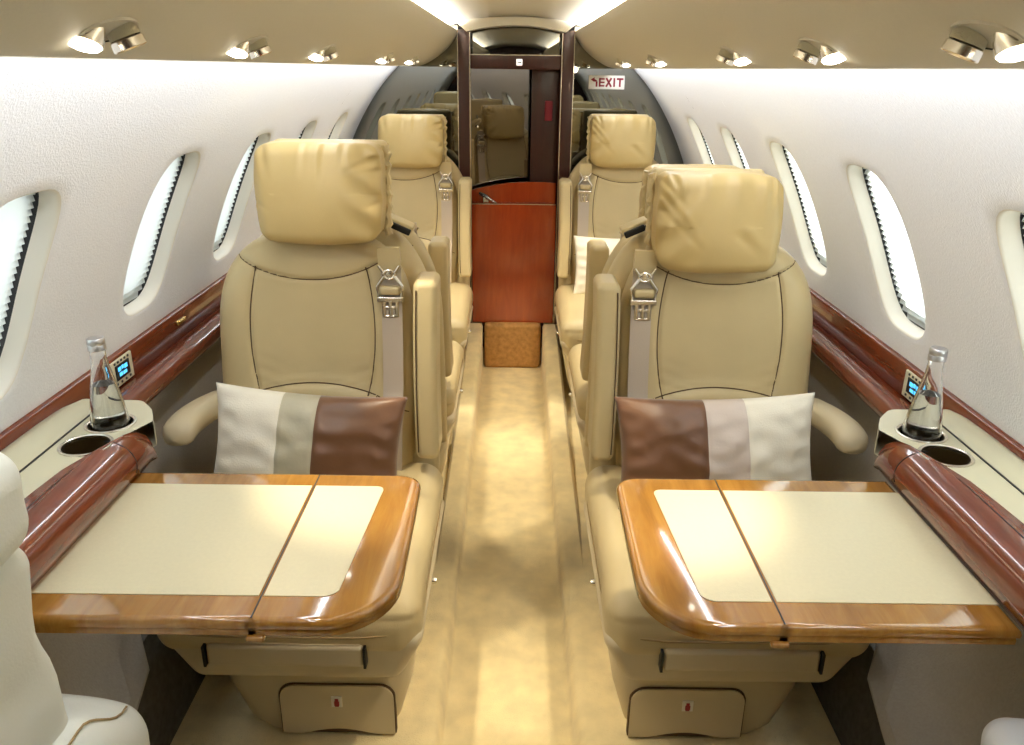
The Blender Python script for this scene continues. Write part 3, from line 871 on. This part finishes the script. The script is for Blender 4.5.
def make_table(sg, label):
    t = empty('folding_table', (sg*.64, 1.03, ZT-.03))
    ox, oy, oz = .64, 1.03, ZT-.03
    L = lambda poly: [(-x-(-ox), y-oy) for x, y in poly]        # authored on x>0 mirrored to the left table
    XS = .330 if sg < 0 else .353; AE = .148 if sg < 0 else .175; YF = .838
    inner = arc(AE+.095, YF+.105, .095, .105, 270, 180, 10)     # front aisle corner
    inner = [(x, y) for x, y in inner]
    # outline for aisle leaf (x measured positive outward): start front seam
    pa = [(XS+.0080, YF)]+inner+[(AE+.002, 1.10)]+arc(AE+.004+.038, 1.236-.038, .038, .038, 180, 90, 6)+[(XS+.0080, 1.236)]
    # local frame: X = sg*(x) - sg*ox
    def loc_poly(p):
        q = [(sg*(x-ox), y-oy) for x, y in p]
        ar = sum(q[i-1][0]*q[i][1]-q[i][0]*q[i-1][1] for i in range(len(q)))
        return q if ar > 0 else q[::-1]
    def dens(p): return p
    mb = MB(); leaf_mesh(mb, loc_poly(pa), .03, .026, 'honey'); a = mb.build('table_leaf', t, angle=35)
    pb = [(XS-.0080, YF), (.655, YF), (.655, 1.236), (XS-.0080, 1.236)]
    mb = MB(); leaf_mesh(mb, loc_poly(pb), .03, .026, 'honey'); b = mb.build('table_leaf', t, angle=35)
    def flat(p): 
        return p
    ia = [(XS-.0035, .888)]+arc(AE+.074+.028, .888+.022, .022, .022, 270, 200, 5)+arc(AE+.064+.012, 1.188-.012, .012, .012, 180, 90, 4)+[(XS-.0035, 1.188)]
    mb = MB(); prism(mb, loc_poly(ia), .0296, .0312, 'inlay'); mb.build('leather_inlay', a, smooth=False)
    ib = [(XS+.0035, .888), (.652, .888), (.652, 1.188), (XS+.0035, 1.188)]
    mb = MB(); prism(mb, loc_poly(ib), .0296, .0312, 'inlay'); mb.build('leather_inlay', b, smooth=False)
    mb = MB(); box(mb, (sg*(XS-ox), .007, .018), (.0011, .193, .0121), 'black'); mb.build('hinge_gap', t, smooth=False)
    for y in (-.183, .195):
        mb = MB(); rbox(mb, (sg*(XS-ox)-sg*.004, y, .001), (.012, .012, .004), .003, 'honey'); mb.build('hinge', t)
    for y in (-.12, .12):
        mb = MB(); rbox(mb, (sg*(-.22), y, -.004), (.20, .012, .006), .004, 'chrome'); mb.build('slide_support', t)
    return tag(t, label, 'table', 'fold-out wooden tables')
make_table(-1, 'left fold-out table of honey wood with cream leather inlay and dark seam')
make_table(1, 'right fold-out table of honey wood with cream leather inlay, white glare on its rim')

# ------------------------------------------------------------------ side consoles with cup holders
ZC = .832
CUPS = [(.700, 1.272), (.700, 1.186)]
def make_console(sg, label):
    c = empty('drink_console', (sg*(.70 if sg < 0 else .716), .9, .74)); ox, oy, oz = .70, .9, .74
    def P(x, y, z): return (sg*(x-ox), y-oy, z-oz)
    ybk = -.05
    # boundary between cream and wood
    def xb(y):
        pts = [(-1, .702), (.98, .702), (1.10, .692), (1.20, .664), (1.285, .632), (1.5, .632)]
        for (y0, x0), (y1, x1) in zip(pts[:-1], pts[1:]):
            if y <= y1: t = (y-y0)/(y1-y0); return x0+(x1-x0)*t
    # cream top with cup holes: polygon grid clipped via radial fill around cups -> use bmesh triangle_fill
    outl = []
    for k in range(40): y = ybk+(1.285-ybk)*k/39; outl.append((xb(y), y))
    outl += [(.640, 1.305), (.655, 1.335), (.668, 1.352)]+arc(.675+.03, 1.350, .03, .028, 150, 90, 5)+[(.755, 1.378)]
    outl += [(.755, 1.375), (.755, ybk)]
    bm = bmesh.new()
    vs = [bm.verts.new(P(x, y, ZC)) for x, y in outl]
    es = [bm.edges.new((vs[i], vs[(i+1) % len(vs)])) for i in range(len(vs))]
    for cx, cy in CUPS:
        r = [bm.verts.new(P(cx+.0385*math.cos(2*PI*k/32), cy+.0385*math.sin(2*PI*k/32), ZC)) for k in range(32)]
        es += [bm.edges.new((r[i], r[(i+1) % 32])) for i in range(32)]
    bmesh.ops.triangle_fill(bm, use_beauty=True, use_dissolve=False, edges=es)
    me = bpy.data.meshes.new('tmp'); bm.verts.index_update(); 
    tv = [tuple(v.co) for v in bm.verts]; tf = [tuple(v.index for v in f.verts) for f in bm.faces]; bm.free(); bpy.data.meshes.remove(me)
    mb = MB(); mb.add(tv, tf, 'console')
    # far end face and side below
    edge = outl[39:-1]
    n = len(edge); vs = [P(x, y, ZC) for x, y in edge]+[P(x, y, ZC-.004) for x, y in edge]+[P(x, y, .785) for x, y in edge]
    mb.add(vs, [(k, k+1, n+k+1, n+k) for k in range(n-1)]+[(n+k, n+k+1, 2*n+k+1, 2*n+k) for k in range(n-1)], 'console')
    mb.add([P(x, y, .785) for x, y in outl], [tuple(range(len(outl)))], 'console')
    # raised rear wall of the console, curving down at its far end
    ys = [ybk, 1.0, 1.10, 1.20, 1.27, 1.31, 1.345, 1.368, 1.379]; hs = [.841, .841, .841, .841, .841, .840, .839, .837, .833]
    vs = []
    for y, h in zip(ys, hs):
        for x, z in ((.7555, ZC), (.758, ZC+(h-ZC)*.3), (.768, ZC+(h-ZC)*.7), (.797, h), (.838, h-.018)): vs.append(P(x, y, z))
    m5 = 5; mb.add(vs, [(i*m5+k, i*m5+k+1, (i+1)*m5+k+1, (i+1)*m5+k) for i in range(len(ys)-1) for k in range(4)], 'console')
    mb.build('console_top', c, angle=40, weld=1e-4)
    # dark slot line
    mb = MB(); box(mb, P(.7535, .66, ZC+.0005), (.0014, .70, .0012), 'black'); mb.build('slot', c, smooth=False)
    # wooden bullnose armrest
    mb = MB(); ys = [ybk+(1.22-ybk)*k/20 for k in range(21)]+[1.235, 1.25, 1.265, 1.278, 1.285]
    vs = []; NP = 15
    for y in ys:
        xo_ = xb(y)-.0005; xi = .646
        k = 1 if y <= 1.2201 else math.sqrt(max(0.02, 1-((y-1.22)/.067)**2))
        zt_, zb = ZC+.003, .752
        pr = []
        # top from outer edge to bullnose then down to table level, swelling toward the aisle
        xi2 = xi-.004
        cxm = min(xo_, .672+.0)
        pr.append((xo_, ZC-.002)); pr.append((xo_-.001, zt_))
        for q in range(12):
            t = q/11; a = PI/2+t*PI*.62
            cx, cz, rx, rz = .674, zt_-.042, .048, .042
            x = cx+rx*math.cos(a); z = cz+rz*math.sin(a)
            x = min(x, xo_-.0015)
            pr.append((x, z))
        pr.append((.645, zb))
        for x, z in pr:
            zz = zb+(z-zb)*k; xx = xo_+(x-xo_)*(.4+.6*k) if k < 1 else x
            if k < 1 and x < .68: xx = .65+(x-.65)*(.55+.45*k)
            vs.append(P(xx, y, zz))
    NP = 15; fs = [(i*NP+k, i*NP+k+1, (i+1)*NP+k+1, (i+1)*NP+k) for i in range(len(ys)-1) for k in range(NP-1)]
    fs += [tuple(range(NP)), tuple((len(ys)-1)*NP+k for k in range(NP))]
    mb.add(vs, fs, 'mahog_arm'); w = mb.build('wooden_armrest', c, angle=50)
    # lid joint on the wood
    mb = MB(); 
    tube(mb, [P(.6765, 1.10, ZC+.0033), P(.678, 1.0, ZC+.0033), P(.679, .5, ZC+.0033), P(.679, 0, ZC+.0033)], .0009, 'black', 5)
    ring = []
    for q in range(12):
        a = PI/2+q/11*PI*.62; ring.append(P(.674+.0483*math.cos(a), 1.195, ZC+.003-.042+.0423*math.sin(a)))
    tube(mb, ring, .0009, 'black', 5)
    mb.build('lid_joint', w)
    for cx, cy in CUPS:
        mb = MB(); p = P(cx, cy, ZC)
        lathe(mb, [(.0425, 0), (.042, .0018), (.039, .0026), (.0368, .001), (.0365, -.004)], p, 'chrome', 32)
        lathe(mb, [(.0365, -.004), (.0365, -.034), (.034, -.0355), (.0, -.0355)], p, 'bronze', 32)
        mb.build('cup_holder', c)
    tag(c, label, 'console', 'side consoles with cup holders'); return c
make_console(-1, 'left cream side console with wooden armrest and two cup holders')
make_console(1, 'right cream side console with wooden armrest and two cup holders')

# ------------------------------------------------------------------ bottles
def make_bottle(label, loc, name='water_bottle'):
    r = empty(name, loc)
    out = [(0, 0), (.030, 0), (.0335, .003), (.0338, .010), (.0325, .030), (.029, .060), (.024, .092), (.0185, .120), (.0142, .142), (.0128, .156), (.0126, .168), (.0138, .170), (.0138, .174), (.0122, .176)]
    inn = [(.0105, .176), (.0105, .156), (.0120, .142), (.0160, .120), (.0215, .092), (.0265, .060), (.0300, .030), (.0312, .012), (.029, .007), (0, .006)]
    mb = MB(); lathe(mb, out+inn, (0, 0, 0), 'glass', 32); mb.build('glass_body', r)
    wt = [(0, .0065), (.0288, .0075), (.0310, .0125), (.0298, .030), (.0263, .060), (.0213, .092), (.0175, .110), (0, .110)]
    mb = MB(); lathe(mb, wt, (0, 0, 0), 'water', 32); mb.build('water', r, angle=30)
    mb = MB(); lathe(mb, [(0, .192), (.0125, .192), (.0142, .190), (.0145, .182), (.0138, .181), (.0145, .1795), (.0145, .171), (.0138, .171)], (0, 0, 0), 'cap', 24); mb.build('cap', r)
    return tag(r, label, 'bottle', 'small glass water bottles')
bl = make_bottle('clear glass water bottle with silver cap in the left console cup holder', (-.700, 1.272, ZC-.034))
br = copy_tree(bl); br.location = (.716, 1.272, ZC-.034)
tag(br, 'clear glass water bottle with silver cap in the right console cup holder', 'bottle', 'small glass water bottles')

# ------------------------------------------------------------------ control panels on wooden band
def control_panel(sg, label):
    # plate lies on the band; local x along cabin (+y), local z up
    r = empty('control_panel', (sg*.8385, 1.60 if sg < 0 else 1.54, .806))
    mb = MB(); rbox(mb, (0, 0, 0), (.0045, .050, .029), .003, 'console'); mb.build('plate', r)
    mb = MB(); rbox(mb, (-sg*.0045, .0, .002), (.002, .031, .0165), .0015, 'lcd'); s_ = mb.build('screen', r)
    mb = MB()
    for y, z, hy, hz in ((-.016, .008, .006, .0045), (-.002, .009, .0045, .004), (.012, .007, .007, .0045), (-.012, -.004, .0065, .004), (.006, -.005, .008, .0035)):
        box(mb, (-sg*.0068, y, z+.001), (.0004, hy, hz), 'lcd_glow')
    mb.build('readout', s_, smooth=False)
    for z, n_ in ((.024, 5), (-.021, 4)):
        for k in range(n_):
            mb = MB(); rbox(mb, (-sg*.005, -.030+.060*k/(n_-1), z), (.0012, .0032, .0025), .001, 'black'); mb.build('button', r)
    return tag(r, label, 'control panel', 'wall control panels')
control_panel(-1, 'left wall control panel with blue display beside the bottle')
control_panel(1, 'right wall control panel with blue display behind the bottle')
r = empty('wall_latch', (-.837, 1.93, .815)); mb = MB(); rbox(mb, (0, 0, 0), (.004, .026, .006), .003, 'brass'); mb.build('latch_plate', r)
mb = MB(); rbox(mb, (.004, .0, .002), (.003, .018, .003), .002, 'brass'); mb.build('latch_lever', r)
tag(r, 'small brass latch on the wooden band left of the near left seat', 'latch')

# ------------------------------------------------------------------ overhead lamps with air nozzles
def overhead(sg, y, label, big=1.0):
    r = empty('reading_light', (sg*.385, y, 1.451)); r.scale = (.92, .92, .92)
    # dark oval socket in the valance
    nrm = Vector((-sg*.46, 0, -.88)).normalized()
    mb = MB(); 
    A = nrm; U = Vector((0, 1, 0)); W = A.cross(U)
    vs = []; fs = []; n = 28
    for (k1, h) in ((1.0, .0), (.97, .004), (.86, .004), (.80, -.004), (0.01, -.004)):
        for k in range(n):
            t = 2*PI*k/n; vs.append(A*h+U*math.cos(t)*.052*k1+W*math.sin(t)*.026*k1)
    fs = [(i*n+k, i*n+(k+1) % n, (i+1)*n+(k+1) % n, (i+1)*n+k) for i in range(4) for k in range(n)]
    mb.add(vs[:3*n], [f for f in fs if max(f) < 3*n], 'valance'); mb.add(vs[2*n:], [tuple(i-2*n for i in f) for f in fs if min(f) >= 2*n], 'dark')
    mb.build('socket', r)
    ax = Vector((sg*.12, -.36, -.93)).normalized()
    # lamp barrel
    p = Vector((sg*.012, -.024, -.002))
    mb = MB(); lathe(mb, [(.010, -.012), (.0165, -.008), (.0185, .002), (.0185, .014), (.0165, .0145), (.0160, .012)], p, 'chrome', 20, ax)
    lamp = mb.build('lamp_barrel', r)
    mb = MB(); lathe(mb, [(.0172, .0145), (.0150, .0175), (.010, .0195), (0, .0205)], p, 'lamp', 20, ax); mb.build('lens', lamp)
    # air nozzle
    p2 = Vector((-sg*.004, .020, .0)); ax2 = Vector((-sg*.35, .15, -1)).normalized()
    mb = MB(); lathe(mb, [(.010, -.010), (.0165, -.006), (.0165, .008)], p2, 'knurl', 20, ax2); nz = mb.build('air_nozzle', r)
    mb = MB(); lathe(mb, [(.0150, .008), (.0178, .010), (.0180, .019), (.0165, .020), (.012, .017)], p2, 'chrome', 20, ax2)
    lathe(mb, [(.012, .017), (0, .014)], p2, 'black', 20, ax2); mb.build('nozzle_ring', nz)
    return tag(r, label, 'light', 'overhead reading lights')
def spot(loc, target, power, size=60, blend=.8, col=(1, .86, .62), rad=.02):
    l = bpy.data.lights.new('spot', 'SPOT'); l.energy = power; l.color = col; l.spot_size = math.radians(size); l.spot_blend = blend; l.shadow_soft_size = rad
    o = bpy.data.objects.new('spot_lamp', l); COL.objects.link(o); o.location = loc
    o.rotation_euler = (Vector(target)-Vector(loc)).to_track_quat('-Z', 'Y').to_euler(); return o
ordn = ['nearest', 'second', 'third', 'fourth', 'fifth']
LYS = [.82, 1.25, 1.73, 2.55, 3.2]; RYS = [.71, 1.10, 1.53, 2.37, 3.1]
for sg, ys, nm in ((-1, LYS, 'left'), (1, RYS, 'right')):
    for i, y in enumerate(ys):
        overhead(sg, y, '%s overhead reading light from the viewer on the %s ceiling edge' % (ordn[i], nm))

# aimed warm lamps (one for every reading light)
for sg, ys in ((-1, LYS), (1, RYS)):
    tg = [(sg*.20, 1.02, .76), (sg*.05, 1.25, 0), (-sg*.10, 1.60, 0), (sg*.0, 2.6, 0), (sg*.12, 3.3, .3)]
    pw = [2.8, 15, 14, 20, 14]
    for i, (y, t) in enumerate(zip(ys, tg)):
        spot((sg*.372, y-.02, 1.422), t, pw[i]*1.6, [46, 44, 34, 46, 60][i], .75)
    # extra spots without fixtures of their own, added to brighten the seats
    spot((sg*.372, ys[1]+.03, 1.420), (sg*.45, 1.80, .85), 1.6, 75, 1)
    spot((sg*.372, ys[3]+.03, 1.420), (sg*.47, 3.45, .75), 4.5, 75, 1)

# cove strips and wall-wash strips (long LED lines, hidden behind the valance lips)
def area(name, loc, sx, sy, rot, power, col):
    l = bpy.data.lights.new(name, 'AREA'); l.shape = 'RECTANGLE'; l.size = sx; l.size_y = sy; l.energy = power; l.color = col
    o = bpy.data.objects.new(name, l); COL.objects.link(o); o.location = loc; o.rotation_euler = rot; return o
for sg in (-1, 1):
    area('cove_light', (sg*.325, 1.98, 1.555), .03, 3.72, (0, math.radians(180-sg*12), 0), 21, (1, .995, .97))
    area('wall_wash_light', (sg*.445, 1.98, 1.4205), .02, 3.72, (0, -sg*math.radians(28), 0), 6.8, (.90, .95, 1))

# ------------------------------------------------------------------ daylight
w = bpy.data.worlds.new('World'); SC.world = w; w.use_nodes = True
nt = w.node_tree; bg = nt.nodes['Background']; bg.inputs[1].default_value = 3.2
tc = nt.nodes.new('ShaderNodeTexCoord'); sp = nt.nodes.new('ShaderNodeSeparateXYZ'); cr = nt.nodes.new('ShaderNodeValToRGB')
mr = nt.nodes.new('ShaderNodeMapRange'); mr.inputs[1].default_value = -1; mr.inputs[2].default_value = 1
nt.links.new(tc.outputs['Generated'], sp.inputs[0]); nt.links.new(sp.outputs[2], mr.inputs[0]); nt.links.new(mr.outputs[0], cr.inputs[0])
cr.color_ramp.elements[0].position = .47; cr.color_ramp.elements[0].color = (.30, .31, .30, 1)
cr.color_ramp.elements[1].position = .55; cr.color_ramp.elements[1].color = (.92, .97, 1, 1)
nt.links.new(cr.outputs[0], bg.inputs[0])
sun = bpy.data.lights.new('sun', 'SUN'); sun.energy = 11; sun.angle = math.radians(2); sun.color = (1, .97, .9)
so = bpy.data.objects.new('sun', sun); COL.objects.link(so); so.location = (4, 1, 3)
so.rotation_euler = Vector((-1, .15, -.35)).to_track_quat('-Z', 'Y').to_euler()

# ------------------------------------------------------------------ camera
cam = bpy.data.cameras.new('camera'); co = bpy.data.objects.new('camera', cam); COL.objects.link(co)
co.location = (0, 0, 1.42); cam.sensor_width = 36; cam.lens = 36*800/1024; cam.clip_start = .02
co.matrix_world = Matrix.Translation((0, 0, 1.42)) @ Matrix.Rotation(math.radians(90-20.8), 4, 'X') @ Matrix.Rotation(math.radians(.7), 4, 'Z')
SC.camera = co
SC.view_settings.view_transform = 'Standard'; SC.view_settings.look = 'None'; SC.view_settings.gamma = 1
SC.view_settings.use_curve_mapping = False; SC.view_settings.exposure = 0.10
SC.cycles.use_denoising = True
try: SC.cycles.denoiser = 'OPENIMAGEDENOISE'
except Exception: pass
SC.cycles.max_bounces = 10; SC.cycles.diffuse_bounces = 6; SC.cycles.glossy_bounces = 5; SC.cycles.transmission_bounces = 8
SC.cycles.caustics_reflective = False; SC.cycles.caustics_refractive = False
SC.cycles.sample_clamp_indirect = 6
